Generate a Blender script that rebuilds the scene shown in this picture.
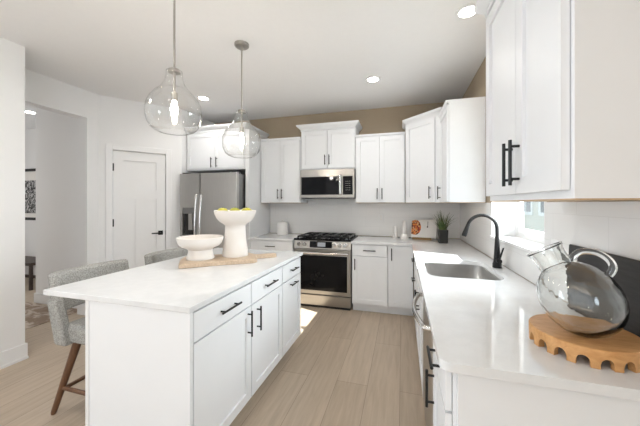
import bpy, bmesh, math, random
from mathutils import Vector, Matrix
random.seed(7)
S = bpy.context.scene
for o in list(bpy.data.objects): bpy.data.objects.remove(o)
PI = math.pi

# ------------------------------------------------------------------ camera, world, sun, exposure
cam_d = bpy.data.cameras.new('camera')
cam = bpy.data.objects.new('camera', cam_d); S.collection.objects.link(cam)
cam_d.sensor_width = 36.0
cam_d.lens = 284.0 / 640.0 * 36.0
cam_d.shift_y = -(213.0 - 203.7) / 640.0
cam_d.clip_start = 0.02
cam.location = (0, 0, 1.40)
cam.rotation_euler = (PI / 2, 0, math.atan(82.0 / 284.0))
S.camera = cam

W = bpy.data.worlds.new('world'); S.world = W; W.use_nodes = True
bg = W.node_tree.nodes['Background']
bg.inputs['Color'].default_value = (0.76, 0.88, 1.0, 1)
bg.inputs['Strength'].default_value = 1.1

sun_d = bpy.data.lights.new('sun', 'SUN'); sun_d.energy = 12.0; sun_d.angle = math.radians(0.6)
sun_d.color = (1.0, 0.985, 0.96)
sun = bpy.data.objects.new('sun', sun_d); S.collection.objects.link(sun)
EL = math.radians(36.5)
sun.rotation_euler = Vector((-0.94 * math.cos(EL), 0.34 * math.cos(EL), -math.sin(EL))).to_track_quat('-Z', 'Y').to_euler()
sun.location = (6, -3, 6)

def area_light(name, loc, target, sx, sy, power, color=(1, 1, 1)):
    d = bpy.data.lights.new(name, 'AREA'); d.shape = 'RECTANGLE'; d.size = sx; d.size_y = sy
    d.energy = power; d.color = color
    o = bpy.data.objects.new(name, d); S.collection.objects.link(o); o.location = loc
    o.rotation_euler = (Vector(target) - Vector(loc)).to_track_quat('-Z', 'Z').to_euler()
    return o
# fill lamp added at the closed rear wall to lighten the back
area_light('rear_fill_light', (-1.2, -3.15, 1.45), (-1.2, 2.0, 1.35), 3.4, 1.9, 7, (0.94, 0.97, 1.0))
# lamp added outside the sink window, above view, to brighten the island doors
area_light('sink_window_fill_light', (2.2, 2.9, 2.8), (-0.6, 2.0, 0.5), 3.4, 1.2, 175, (0.93, 0.97, 1.0))
# fill lamps added at the unseen left and right openings behind the camera
area_light('left_fill_light', (-7.8, -1.4, 1.45), (0.0, -1.0, 1.4), 3.4, 2.4, 115, (0.80, 0.90, 1.0))
area_light('right_fill_light', (1.06, -2.5, 1.4), (-3.0, -2.3, 1.4), 1.3, 2.4, 45, (0.80, 0.90, 1.0))
# unseen lamp added to light the hall
area_light('hall_fill_light', (-6.6, 0.85, 1.6), (-5.4, 3.0, 1.2), 1.4, 1.8, 14, (1.0, 0.98, 0.95))

S.view_settings.view_transform = 'Standard'
S.view_settings.look = 'None'
S.view_settings.gamma = 1.0
S.view_settings.use_curve_mapping = False
S.view_settings.exposure = 0.86

# ------------------------------------------------------------------ materials
def mat(name, col, rough=0.5, metal=0.0, spec=0.5, **kw):
    m = bpy.data.materials.new(name); m.use_nodes = True
    b = m.node_tree.nodes['Principled BSDF']
    b.inputs['Base Color'].default_value = (*col, 1)
    b.inputs['Roughness'].default_value = rough
    b.inputs['Metallic'].default_value = metal
    b.inputs['Specular IOR Level'].default_value = spec
    for k, v in kw.items(): b.inputs[k.replace('_', ' ')].default_value = v
    return m
def nodes(m):
    nt = m.node_tree
    return nt.nodes, nt.links, nt.nodes['Principled BSDF']
def mapped(m, scale=(1, 1, 1), rot=(0, 0, 0), obj=True):
    n, l, b = nodes(m)
    tc = n.new('ShaderNodeTexCoord'); mp = n.new('ShaderNodeMapping')
    mp.inputs['Scale'].default_value = scale; mp.inputs['Rotation'].default_value = rot
    l.new(tc.outputs['Object'], mp.inputs['Vector'])
    return mp
def noise_color(m, c1, c2, scale, mscale=(1, 1, 1), detail=4, lo=0.35, hi=0.65, rough=0.6, dist=0.0):
    n, l, b = nodes(m)
    mp = mapped(m, mscale)
    t = n.new('ShaderNodeTexNoise'); t.inputs['Scale'].default_value = scale; t.inputs['Detail'].default_value = detail
    t.inputs['Roughness'].default_value = rough; t.inputs['Distortion'].default_value = dist
    r = n.new('ShaderNodeValToRGB')
    r.color_ramp.elements[0].position = lo; r.color_ramp.elements[1].position = hi
    r.color_ramp.elements[0].color = (*c1, 1); r.color_ramp.elements[1].color = (*c2, 1)
    l.new(mp.outputs[0], t.inputs['Vector']); l.new(t.outputs['Fac'], r.inputs['Fac'])
    l.new(r.outputs['Color'], b.inputs['Base Color'])
    return t
def bump_from(m, out, strength, dist=0.002):
    n, l, b = nodes(m)
    bp = n.new('ShaderNodeBump'); bp.inputs['Strength'].default_value = strength; bp.inputs['Distance'].default_value = dist
    l.new(out, bp.inputs['Height']); l.new(bp.outputs['Normal'], b.inputs['Normal'])
def emit(name, col, strength):
    m = bpy.data.materials.new(name); m.use_nodes = True
    n = m.node_tree.nodes; n.clear()
    e = n.new('ShaderNodeEmission'); e.inputs['Color'].default_value = (*col, 1); e.inputs['Strength'].default_value = strength
    o = n.new('ShaderNodeOutputMaterial'); m.node_tree.links.new(e.outputs[0], o.inputs[0])
    return m

M = {}
M['wall'] = mat('wall_paint', (0.78, 0.76, 0.73), 0.75)
t = noise_color(M['wall'], (0.84, 0.84, 0.84), (0.85, 0.85, 0.85), 2.0)
M['tan'] = mat('tan_wall', (0.36, 0.29, 0.20), 0.8)  # tan tone of the back and right walls
t = noise_color(M['tan'], (0.43, 0.35, 0.255), (0.45, 0.37, 0.27), 2.5)
M['greywall'] = mat('grey_wall_paint', (0.45, 0.46, 0.47), 0.8); noise_color(M['greywall'], (0.44, 0.45, 0.46), (0.46, 0.47, 0.48), 2)
M['ceiling'] = mat('ceiling_paint', (0.76, 0.745, 0.715), 0.85)
t = noise_color(M['ceiling'], (0.865, 0.865, 0.87), (0.875, 0.875, 0.88), 30)
M['trim'] = mat('trim_paint', (0.84, 0.835, 0.82), 0.4)
t = noise_color(M['trim'], (0.84, 0.84, 0.84), (0.85, 0.85, 0.85), 5)
M['cab'] = mat('cabinet_paint', (0.86, 0.86, 0.85), 0.42)
t = noise_color(M['cab'], (0.85, 0.865, 0.885), (0.86, 0.875, 0.895), 6)
M['maple'] = mat('cabinet_underside_wood', (0.55, 0.38, 0.22), 0.5)
t = noise_color(M['maple'], (0.5, 0.34, 0.19), (0.6, 0.42, 0.25), 8, (1, 6, 1))
M['quartz'] = mat('white_quartz', (0.80, 0.79, 0.775), 0.05)
t = noise_color(M['quartz'], (0.775, 0.785, 0.795), (0.805, 0.815, 0.825), 14, detail=8, lo=0.42, hi=0.6)
M['black'] = mat('matte_black_metal', (0.012, 0.012, 0.013), 0.38, 0.3)
noise_color(M['black'], (0.011, 0.011, 0.012), (0.014, 0.014, 0.015), 40)
M['rubber'] = mat('dark_plastic', (0.02, 0.02, 0.02), 0.5)
noise_color(M['rubber'], (0.018, 0.018, 0.018), (0.023, 0.023, 0.023), 30)
M['blackglass'] = mat('black_glass', (0.006, 0.006, 0.007), 0.05, 0.0, 0.2)
noise_color(M['blackglass'], (0.005, 0.005, 0.006), (0.007, 0.007, 0.008), 3)
def steel(name, c, rough, ms=(1, 1, 60)):
    m = mat(name, c, rough, 1.0)
    t = noise_color(m, tuple(x * 0.95 for x in c), tuple(min(1, x * 1.05) for x in c), 8, ms)
    return m
M['steel'] = steel('brushed_steel', (0.43, 0.41, 0.38), 0.28, (1, 1, 60))
M['fridge'] = steel('fridge_steel', (0.54, 0.53, 0.515), 0.33, (60, 60, 1))
M['darksteel'] = steel('grey_steel', (0.30, 0.30, 0.30), 0.4)
M['chrome'] = steel('polished_steel', (0.72, 0.71, 0.70), 0.14)
M['nickel'] = steel('brushed_nickel', (0.46, 0.44, 0.41), 0.3)
M['sinksteel'] = steel('sink_steel', (0.52, 0.51, 0.50), 0.3, (1, 30, 1))

# oak plank floor, boards run along Y, each 0.24 m wide
fm = mat('oak_plank_floor', (0.45, 0.36, 0.27), 0.42); M['floor'] = fm
n, l, b = nodes(fm)
tc = n.new('ShaderNodeTexCoord'); mp = n.new('ShaderNodeMapping')
mp.inputs['Rotation'].default_value = (0, 0, PI / 2); mp.inputs['Location'].default_value = (0.3, 0.735, 0)
l.new(tc.outputs['Object'], mp.inputs['Vector'])
br = n.new('ShaderNodeTexBrick'); br.offset = 0.37; br.offset_frequency = 2
br.inputs['Scale'].default_value = 1.0; br.inputs['Brick Width'].default_value = 1.9; br.inputs['Row Height'].default_value = 0.24
br.inputs['Mortar Size'].default_value = 0.0018; br.inputs['Mortar Smooth'].default_value = 0.4; br.inputs['Bias'].default_value = 0.0
br.inputs['Color1'].default_value = (0.46, 0.375, 0.287, 1); br.inputs['Color2'].default_value = (0.515, 0.425, 0.33, 1)
br.inputs['Mortar'].default_value = (0.26, 0.20, 0.15, 1)
l.new(mp.outputs[0], br.inputs['Vector'])
mg = n.new('ShaderNodeMapping'); mg.inputs['Scale'].default_value = (14, 1.2, 1); l.new(tc.outputs['Object'], mg.inputs['Vector'])
gr = n.new('ShaderNodeTexNoise'); gr.inputs['Scale'].default_value = 2.2; gr.inputs['Detail'].default_value = 6; gr.inputs['Distortion'].default_value = 0.6
l.new(mg.outputs[0], gr.inputs['Vector'])
rp = n.new('ShaderNodeValToRGB'); rp.color_ramp.elements[0].position = 0.3; rp.color_ramp.elements[1].position = 0.7
rp.color_ramp.elements[0].color = (0.88, 0.86, 0.84, 1); rp.color_ramp.elements[1].color = (1.08, 1.07, 1.06, 1)
l.new(gr.outputs['Fac'], rp.inputs['Fac'])
mx = n.new('ShaderNodeMix'); mx.data_type = 'RGBA'; mx.blend_type = 'MULTIPLY'; mx.inputs['Factor'].default_value = 1.0
l.new(br.outputs['Color'], mx.inputs['A']); l.new(rp.outputs['Color'], mx.inputs['B'])
l.new(mx.outputs['Result'], b.inputs['Base Color'])

def tile_mat(name, axis):
    m = mat(name, (0.74, 0.72, 0.70), 0.22)
    n, l, b = nodes(m)
    tc = n.new('ShaderNodeTexCoord'); sep = n.new('ShaderNodeSeparateXYZ'); com = n.new('ShaderNodeCombineXYZ')
    l.new(tc.outputs['Object'], sep.inputs[0])
    l.new(sep.outputs[axis], com.inputs['X']); l.new(sep.outputs['Z'], com.inputs['Y'])
    ad = n.new('ShaderNodeVectorMath'); ad.operation = 'ADD'; ad.inputs[1].default_value = (0.11, -0.914, 0)
    l.new(com.outputs[0], ad.inputs[0])
    br = n.new('ShaderNodeTexBrick'); br.offset = 0.5
    br.inputs['Scale'].default_value = 1.0; br.inputs['Brick Width'].default_value = 0.42; br.inputs['Row Height'].default_value = 0.145
    br.inputs['Mortar Size'].default_value = 0.0016; br.inputs['Mortar Smooth'].default_value = 0.3
    br.inputs['Color1'].default_value = (0.87, 0.865, 0.86, 1); br.inputs['Color2'].default_value = (0.88, 0.875, 0.87, 1)
    br.inputs['Mortar'].default_value = (0.80, 0.795, 0.785, 1)
    l.new(ad.outputs[0], br.inputs['Vector']); l.new(br.outputs['Color'], b.inputs['Base Color'])
    bp = n.new('ShaderNodeBump'); bp.inputs['Strength'].default_value = 0.25; bp.inputs['Distance'].default_value = 0.001; bp.invert = True
    l.new(br.outputs['Fac'], bp.inputs['Height']); l.new(bp.outputs['Normal'], b.inputs['Normal'])
    return m
M['tileX'] = tile_mat('backsplash_tile', 'X')
M['tileY'] = tile_mat('backsplash_tile_side', 'Y')

def wood(name, c1, c2, scale, ms, rough=0.45):
    m = mat(name, c1, rough)
    noise_color(m, c1, c2, scale, ms, detail=6, lo=0.3, hi=0.7, dist=1.2)
    return m
M['walnut'] = wood('walnut', (0.10, 0.045, 0.02), (0.19, 0.09, 0.045), 9, (6, 6, 1))
M['acacia'] = wood('honey_wood', (0.56, 0.27, 0.09), (0.74, 0.42, 0.18), 6, (2, 10, 6))
M['board'] = wood('pale_wood', (0.52, 0.38, 0.26), (0.70, 0.55, 0.40), 5, (2, 14, 6))
M['darkwood'] = wood('dark_wood', (0.03, 0.017, 0.012), (0.055, 0.03, 0.02), 8, (2, 8, 8))
M['standwood'] = wood('stand_wood', (0.17, 0.10, 0.03), (0.28, 0.17, 0.06), 10, (2, 8, 8))
M['slate'] = mat('black_stained_wood', (0.022, 0.021, 0.021), 0.55)
noise_color(M['slate'], (0.018, 0.017, 0.017), (0.03, 0.028, 0.028), 12, (1, 1, 8))
M['ceramic'] = mat('bisque_ceramic', (0.84, 0.77, 0.71), 0.6)
noise_color(M['ceramic'], (0.83, 0.785, 0.735), (0.86, 0.815, 0.77), 12)
M['porcelain'] = mat('white_porcelain', (0.84, 0.82, 0.80), 0.3)
noise_color(M['porcelain'], (0.83, 0.81, 0.79), (0.85, 0.83, 0.81), 8)
M['lemon'] = mat('fruit_skin', (0.55, 0.50, 0.03), 0.4)
noise_color(M['lemon'], (0.30, 0.33, 0.02), (0.52, 0.47, 0.04), 9)
# tweed
fb = mat('grey_tweed', (0.4, 0.4, 0.38), 0.95, spec=0.1); M['tweed'] = fb
tn = noise_color(fb, (0.26, 0.255, 0.24), (0.47, 0.465, 0.44), 130, detail=3, lo=0.36, hi=0.64)
bump_from(fb, tn.outputs['Fac'], 0.5, 0.003)
M['leaf'] = mat('grass_blade', (0.10, 0.17, 0.05), 0.6)
noise_color(M['leaf'], (0.03, 0.09, 0.02), (0.16, 0.18, 0.07), 12)
M['pot'] = mat('black_pot', (0.022, 0.023, 0.021), 0.6)
noise_color(M['pot'], (0.02, 0.02, 0.018), (0.03, 0.03, 0.027), 14)
M['paper'] = mat('page_paper', (0.84, 0.82, 0.79), 0.7)
noise_color(M['paper'], (0.83, 0.81, 0.78), (0.85, 0.83, 0.80), 9)
pm = mat('stew_picture', (0.6, 0.2, 0.05), 0.5); M['stew'] = pm
n, l, b = nodes(pm); mp = mapped(pm)
vo = n.new('ShaderNodeTexVoronoi'); vo.inputs['Scale'].default_value = 55; l.new(mp.outputs[0], vo.inputs['Vector'])
rp = n.new('ShaderNodeValToRGB'); rp.color_ramp.interpolation = 'CONSTANT'
for e_, (p_, c_) in zip([rp.color_ramp.elements[0], rp.color_ramp.elements[1]], [(0, (0.10, 0.02, 0.012)), (0.2, (0.55, 0.10, 0.03))]):
    e_.position = p_; e_.color = (*c_, 1)
for p_, c_ in [(0.45, (0.72, 0.24, 0.05)), (0.65, (0.28, 0.045, 0.03)), (0.82, (0.75, 0.42, 0.18))]:
    e_ = rp.color_ramp.elements.new(p_); e_.color = (*c_, 1)
sp = n.new('ShaderNodeSeparateColor'); l.new(vo.outputs['Color'], sp.inputs[0]); l.new(sp.outputs[0], rp.inputs['Fac'])
l.new(rp.outputs['Color'], b.inputs['Base Color'])
M['ink'] = mat('grey_ink', (0.09, 0.085, 0.08), 0.6); noise_color(M['ink'], (0.08, 0.075, 0.07), (0.11, 0.1, 0.09), 20)
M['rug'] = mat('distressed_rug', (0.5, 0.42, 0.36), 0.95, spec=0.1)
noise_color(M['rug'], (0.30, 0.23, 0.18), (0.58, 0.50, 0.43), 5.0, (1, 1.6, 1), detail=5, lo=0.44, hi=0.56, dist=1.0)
M['art'] = mat('charcoal_print', (0.2, 0.2, 0.2), 0.6)
noise_color(M['art'], (0.02, 0.02, 0.02), (0.6, 0.6, 0.6), 9, detail=8, lo=0.44, hi=0.6, dist=2.5)
M['siding'] = mat('lap_siding', (0.66, 0.63, 0.54), 0.7); noise_color(M['siding'], (0.65, 0.62, 0.53), (0.67, 0.64, 0.55), 3)
M['roofing'] = mat('roof_shingle', (0.10, 0.10, 0.11), 0.9); noise_color(M['roofing'], (0.07, 0.07, 0.08), (0.14, 0.14, 0.15), 6)
M['greypane'] = mat('grey_window_glass', (0.08, 0.085, 0.09), 0.4); noise_color(M['greypane'], (0.075, 0.08, 0.085), (0.09, 0.095, 0.10), 1)
M['bounce'] = mat('pale_bounce_ground', (0.62, 0.61, 0.59), 0.9); noise_color(M['bounce'], (0.58, 0.57, 0.55), (0.66, 0.65, 0.63), 3)
M['lawn'] = mat('lawn', (0.22, 0.28, 0.12), 0.95); noise_color(M['lawn'], (0.16, 0.22, 0.08), (0.28, 0.34, 0.16), 4)
def thin_glass(name, tint, f0=1.0):
    m = bpy.data.materials.new(name); m.use_nodes = True; n = m.node_tree.nodes; l = m.node_tree.links; n.clear()
    tr = n.new('ShaderNodeBsdfTransparent'); tr.inputs[0].default_value = (*tint, 1)
    gl = n.new('ShaderNodeBsdfGlossy'); gl.inputs['Roughness'].default_value = 0.02
    lw = n.new('ShaderNodeLayerWeight'); lw.inputs['Blend'].default_value = 0.5      # facing = 1 - |cos|
    pw = n.new('ShaderNodeMath'); pw.operation = 'POWER'; pw.inputs[1].default_value = 4.0
    ml = n.new('ShaderNodeMath'); ml.operation = 'MULTIPLY_ADD'; ml.inputs[1].default_value = 0.9 * f0; ml.inputs[2].default_value = 0.04 * f0; ml.use_clamp = True
    mx = n.new('ShaderNodeMixShader'); o = n.new('ShaderNodeOutputMaterial')
    l.new(lw.outputs['Facing'], pw.inputs[0]); l.new(pw.outputs[0], ml.inputs[0]); l.new(ml.outputs[0], mx.inputs[0]); l.new(tr.outputs[0], mx.inputs[1]); l.new(gl.outputs[0], mx.inputs[2]); l.new(mx.outputs[0], o.inputs[0])
    return m
M['pendantglass'] = thin_glass('pendant_glass', (0.985, 0.988, 0.985), 2.0)
M['pane'] = thin_glass('window_pane_glass', (0.93, 0.95, 0.95), 1.0)
M['jug'] = mat('recycled_glass', (0.975, 0.988, 0.98), 0.0, 0, 0.5, Transmission_Weight=1.0, IOR=1.48)
n, l, b = nodes(M['jug']); mpj = mapped(M['jug'])
nz = n.new('ShaderNodeTexNoise'); nz.inputs['Scale'].default_value = 22; l.new(mpj.outputs[0], nz.inputs['Vector'])
bump_from(M['jug'], nz.outputs['Fac'], 0.3, 0.005)
M['downlight'] = emit('downlight_glow', (1.0, 0.93, 0.82), 22)
M['bulb'] = emit('bulb_glow', (1.0, 0.86, 0.66), 30)
M['display'] = emit('display_glow', (0.35, 0.36, 0.37), 0.5)

# ------------------------------------------------------------------ mesh builder
class MB:
    def __init__(s): s.bm = bmesh.new()
    def box(s, x0, x1, y0, y1, z0, z1):
        v = [s.bm.verts.new(p) for p in ((x0,y0,z0),(x1,y0,z0),(x1,y1,z0),(x0,y1,z0),(x0,y0,z1),(x1,y0,z1),(x1,y1,z1),(x0,y1,z1))]
        for f in ((3,2,1,0),(4,5,6,7),(0,1,5,4),(1,2,6,5),(2,3,7,6),(3,0,4,7)): s.bm.faces.new([v[i] for i in f])
        return s
    def hexa(s, lo, hi):               # two quads (4 points each), lower and upper ring
        v = [s.bm.verts.new(p) for p in list(lo) + list(hi)]
        for f in ((3,2,1,0),(4,5,6,7),(0,1,5,4),(1,2,6,5),(2,3,7,6),(3,0,4,7)): s.bm.faces.new([v[i] for i in f])
        return s
    def prism(s, poly, z0, z1):
        a = [s.bm.verts.new((x, y, z0)) for x, y in poly]; c = [s.bm.verts.new((x, y, z1)) for x, y in poly]
        k = len(poly)
        s.bm.faces.new(list(reversed(a))); s.bm.faces.new(c)
        for i in range(k): s.bm.faces.new([a[i], a[(i+1) % k], c[(i+1) % k], c[i]])
        return s
    def slab(s, outer, holes, z0, z1):
        edges = []
        for lp in [outer] + holes:
            vs = [s.bm.verts.new((x, y, z0)) for x, y in lp]
            edges += [s.bm.edges.new((vs[i], vs[(i+1) % len(vs)])) for i in range(len(vs))]
        r = bmesh.ops.triangle_fill(s.bm, use_beauty=True, edges=edges)
        fs = [g for g in r['geom'] if isinstance(g, bmesh.types.BMFace)]
        e = bmesh.ops.extrude_face_region(s.bm, geom=fs)
        bmesh.ops.translate(s.bm, vec=(0, 0, z1 - z0), verts=[g for g in e['geom'] if isinstance(g, bmesh.types.BMVert)])
        return s
    def ring(s, c, ax, r, seg, u=None):
        ax = Vector(ax).normalized()
        if u is None:
            u = ax.orthogonal().normalized()
        w = ax.cross(u)
        return [s.bm.verts.new(Vector(c) + u * (r * math.cos(2*PI*i/seg)) + w * (r * math.sin(2*PI*i/seg))) for i in range(seg)]
    def tube(s, pts, r, seg=12, caps=True):
        pts = [Vector(p) for p in pts]
        rs = r if isinstance(r, (list, tuple)) else [r] * len(pts)
        u = None; prev = None
        for i, p in enumerate(pts):
            d = (pts[min(i+1, len(pts)-1)] - pts[max(i-1, 0)]).normalized()
            if u is None: u = d.orthogonal().normalized()
            else: u = (u - d * u.dot(d)).normalized()
            rg = s.ring(p, d, rs[i], seg, u)
            if prev:
                for k in range(seg): s.bm.faces.new([prev[k], prev[(k+1) % seg], rg[(k+1) % seg], rg[k]])
            elif caps: s.bm.faces.new(list(reversed(rg)))
            prev = rg
        if caps: s.bm.faces.new(prev)
        return s
    def lathe(s, prof, c=(0, 0, 0), seg=32, axis=(0, 0, 1), closed=False):
        c = Vector(c); ax = Vector(axis).normalized(); u = ax.orthogonal().normalized() if abs(ax.z) < 0.999 else Vector((1, 0, 0))
        w = ax.cross(u); rings = []
        for r, z in prof:
            if r < 1e-6: rings.append([s.bm.verts.new(c + ax * z)])
            else: rings.append([s.bm.verts.new(c + ax * z + u * (r*math.cos(2*PI*i/seg)) + w * (r*math.sin(2*PI*i/seg))) for i in range(seg)])
        pairs = list(zip(rings[:-1], rings[1:]))
        if closed: pairs.append((rings[-1], rings[0]))
        for a, b2 in pairs:
            for k in range(seg):
                k2 = (k+1) % seg
                if len(a) == 1 and len(b2) == 1: continue
                if len(a) == 1: s.bm.faces.new([a[0], b2[k2], b2[k]])
                elif len(b2) == 1: s.bm.faces.new([a[k], a[k2], b2[0]])
                else: s.bm.faces.new([a[k], a[k2], b2[k2], b2[k]])
        return s
    def sphere(s, c, r, sx=1, sy=1, sz=1, seg=20):
        m = Matrix.Translation(Vector(c)) @ Matrix.Diagonal((r*sx, r*sy, r*sz, 1))
        bmesh.ops.create_uvsphere(s.bm, u_segments=seg, v_segments=seg//2, radius=1, matrix=m)
        return s

def wmat(o):
    m = o.matrix_basis.copy()
    while o.parent: o = o.parent; m = o.matrix_basis @ m
    return m
def build(name, mb, m, parent=None, bevel=0.0, smooth=False, world=True, kind=None, segs=2, subsurf=0, angle=35):
    bm = mb.bm
    if parent is not None and world: bm.transform(wmat(parent).inverted())
    bmesh.ops.recalc_face_normals(bm, faces=bm.faces[:])
    me = bpy.data.meshes.new(name); bm.to_mesh(me); bm.free()
    me.materials.append(M[m] if isinstance(m, str) else m)
    if smooth or bevel or subsurf:
        for p in me.polygons: p.use_smooth = True
    o = bpy.data.objects.new(name, me); S.collection.objects.link(o)
    if parent is not None: o.parent = parent
    if bevel:
        md = o.modifiers.new('bevel', 'BEVEL'); md.width = bevel; md.segments = segs; md.limit_method = 'ANGLE'; md.angle_limit = math.radians(40)
        md.harden_normals = True
    if subsurf:
        md = o.modifiers.new('subsurf', 'SUBSURF'); md.levels = subsurf; md.render_levels = subsurf
    if smooth and not bevel and not subsurf:
        me.set_sharp_from_angle(angle=math.radians(angle))
    if kind: o['kind'] = kind
    return o
def thing(name, label, cat, loc=(0, 0, 0), rz=0.0, group=None):
    o = bpy.data.objects.new(name, None); S.collection.objects.link(o)
    o.empty_display_size = 0.1
    o.location = loc; o.rotation_euler = (0, 0, rz)
    tag(o, label, cat, group); return o
def tag(o, label, cat, group=None):
    o['label'] = label; o['category'] = cat
    if group: o['group'] = group
    return o
def struct(name, mb, m, label=None, **kw):
    return build(name, mb, m, None, kind='structure', **kw)
def copy_tree(o, parent=None):
    c = o.copy(); S.collection.objects.link(c)
    if parent is not None: c.parent = parent
    for ch in list(o.children): copy_tree(ch, c)
    return c

# ------------------------------------------------------------------ the setting
XW, YB, H = 0.775, 4.30, 2.82          # right wall, back wall, ceiling
CT = 0.914                             # worktop height
UB = 1.41                              # underside of wall cabinets
XL = -3.28                             # near left wall
struct('floor', MB().box(-8.0, 1.0, -3.2, 5.0, -0.1, 0.0), 'floor')
struct('ceiling', MB().box(-8.0, 1.0, -3.2, 5.0, H, H + 0.1), 'ceiling')
struct('wall_back', MB().box(-3.3, 1.0, YB, YB + 0.12, 0, H), 'tan')
struct('wall_rear_light_block', MB().box(-8.0, 1.0, -3.3, -3.2, 0, H), 'greywall')  # unseen wall added to cut light from behind, grey to dim its bounce
# right wall with the window opening
WY0, WY1, WZ0, WZ1, WX = 1.87, 2.86, 1.118, 2.16, 0.95
XO = 0.99
struct('wall_right', MB().box(XW, XO, -1.8, WY0, 0, H).box(XW, XO, WY1, YB, 0, H).box(XW, XO, WY0, WY1, 0, WZ0 - 0.02).box(XW, XO, WY0, WY1, WZ1, H), 'tan')
# tiled splashbacks
struct('wall_splashback_back', MB().box(-2.095, XW - 0.001, YB - 0.010, YB, CT + 0.006, UB - 0.002).box(-1.438, -0.628, YB - 0.010, YB, UB - 0.002, 1.88), 'tileX')
struct('wall_splashback_right', MB().box(XW - 0.010, XW, 0.90, WY0, CT + 0.006, UB - 0.002).box(XW - 0.010, XW, WY1, YB - 0.010, CT + 0.006, UB - 0.002)
       .box(XW - 0.010, XW, WY0, WY1, CT + 0.004, WZ0 - 0.021), 'tileY')
# near left wall and its return to the hall opening
struct('wall_left', MB().box(-3.9, XL, 0.2, 1.73, 0, H), 'wall')
XH = -3.80
struct('wall_opening', MB().box(XH - 0.15, XH, 1.73, 2.614, 2.48, H).box(XH - 0.15, XH, 2.614, 2.755, 0, H), 'wall')
# diagonal pantry wall
D = Vector((0.628, 0.778, 0)).normalized(); N = Vector((0.778, -0.628, 0)).normalized()   # N points into the kitchen
P0 = Vector((XH, 2.755, 0))
def dg(s, off, z): p = P0 + D * s + N * off; return (p.x, p.y, z)
def dbox(mb, s0, s1, o0, o1, z0, z1):
    return mb.hexa([dg(s0,o1,z0), dg(s1,o1,z0), dg(s1,o0,z0), dg(s0,o0,z0)], [dg(s0,o1,z1), dg(s1,o1,z1), dg(s1,o0,z1), dg(s0,o0,z1)])
DS0, DS1, DH = 0.150, 0.775, 2.118
SE = 0.985
mb = MB(); dbox(mb, 0.0, DS0, -0.12, 0, 0, H); dbox(mb, DS1, SE, -0.12, 0, 0, H); dbox(mb, DS0, DS1, -0.12, 0, DH, H)
struct('wall_pantry', mb, 'wall')
pe = dg(SE, 0, 0)
struct('wall_pantry_side', MB().box(pe[0] - 0.10, pe[0], pe[1] + 0.002, YB, 0, H), 'wall')
# pantry door, its casing, handle and hinges
mb = MB(); d0, d1 = DS0 + 0.004, DS1 - 0.004
o0, o1, oi = -0.055, -0.014, -0.032
sw, mw = 0.115, 0.105
mid = (d0 + d1) / 2
dbox(mb, d0, d1, o0, oi, 0.008, DH - 0.004)
for a, b_ in ((d0, d0 + sw), (d1 - sw, d1)): dbox(mb, a, b_, oi, o1, 0.008, DH - 0.004)
dbox(mb, d0 + sw, d1 - sw, oi, o1, 1.99, DH - 0.004); dbox(mb, d0 + sw, d1 - sw, oi, o1, 1.465, 1.59); dbox(mb, d0 + sw, d1 - sw, oi, o1, 0.008, 0.22)
dbox(mb, mid - mw/2, mid + mw/2, oi, o1, 0.22, 1.465)
door = struct('door_1', mb, 'trim')
mb = MB(); hz = 0.98; hs = 0.71
dbox(mb, hs - 0.030, hs + 0.030, o1, o1 + 0.009, hz - 0.030, hz + 0.030)
mb.tube([dg(hs, o1 + 0.009, hz), dg(hs, o1 + 0.055, hz)], 0.010)
mb.tube([dg(hs + 0.01, o1 + 0.055, hz), dg(hs - 0.115, o1 + 0.055, hz)], 0.009)
build('door_lever', mb, 'black', door, smooth=True)
for hzz in (1.89, 1.143, 0.25):
    mb = MB(); mb.tube([dg(DS0 + 0.001, o1 + 0.008, hzz - 0.05), dg(DS0 + 0.001, o1 + 0.008, hzz + 0.05)], 0.012)
    build('hinge', mb, 'black', door, smooth=True)
mb = MB(); dbox(mb, DS1 - 0.004, DS1 - 0.0005, -0.05, -0.012, hz - 0.03, hz + 0.03); build('strike_plate', mb, 'black', door)
cw = 0.075
mb = MB(); dbox(mb, DS0 - cw, DS0 - 0.002, 0.0005, 0.017, 0, DH + cw); dbox(mb, DS1 + 0.002, DS1 + cw, 0.0005, 0.017, 0, DH + cw); dbox(mb, DS0 - 0.002, DS1 + 0.002, 0.0005, 0.017, DH + 0.002, DH + cw)
struct('trim_1', mb, 'trim', bevel=0.004)
# hall beyond the opening
struct('wall_hall', MB().box(-5.0, XH - 0.151, 2.756, 2.87, 0, H), 'wall')
struct('wall_hall_far', MB().box(-8.0, -4.7, 3.66, 3.78, 0, H), 'wall')
struct('wall_hall_light_block', MB().box(-8.0, -3.9, 0.5, 0.6, 0, H), 'wall')  # unseen wall added to keep outside light out of the hall
struct('wall_hall_side', MB().box(-7.6, -7.5, 0.0, 3.66, 0, H), 'wall')
# baseboards
def bb(name, mb): struct(name, mb, 'trim')
bb('baseboard_left', MB().box(XL, XL + 0.014, 0.2, 1.73, 0, 0.135).box(XL, XL + 0.026, 0.2, 1.742, 0, 0.02).box(XL - 0.3, XL + 0.014, 1.73, 1.742, 0, 0.135))
bb('baseboard_hall', MB().box(-5.014, XH - 0.152, 2.742, 2.756, 0, 0.135).box(-5.014, -5.0, 2.756, 2.87, 0, 0.135))
bb('baseboard_opening', MB().box(XH - 0.15, XH + 0.014, 2.600, 2.614, 0, 0.135).box(XH, XH + 0.014, 2.614, 2.74, 0, 0.135))
mb = MB(); dbox(mb, 0.0, DS0 - cw, 0.0005, 0.014, 0, 0.135); dbox(mb, DS1 + cw, SE, 0.0005, 0.014, 0, 0.135)
bb('baseboard_pantry', mb)
bb('baseboard_hall_far', MB().box(-7.5, -4.7, 3.645, 3.66, 0, 0.135))

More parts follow.
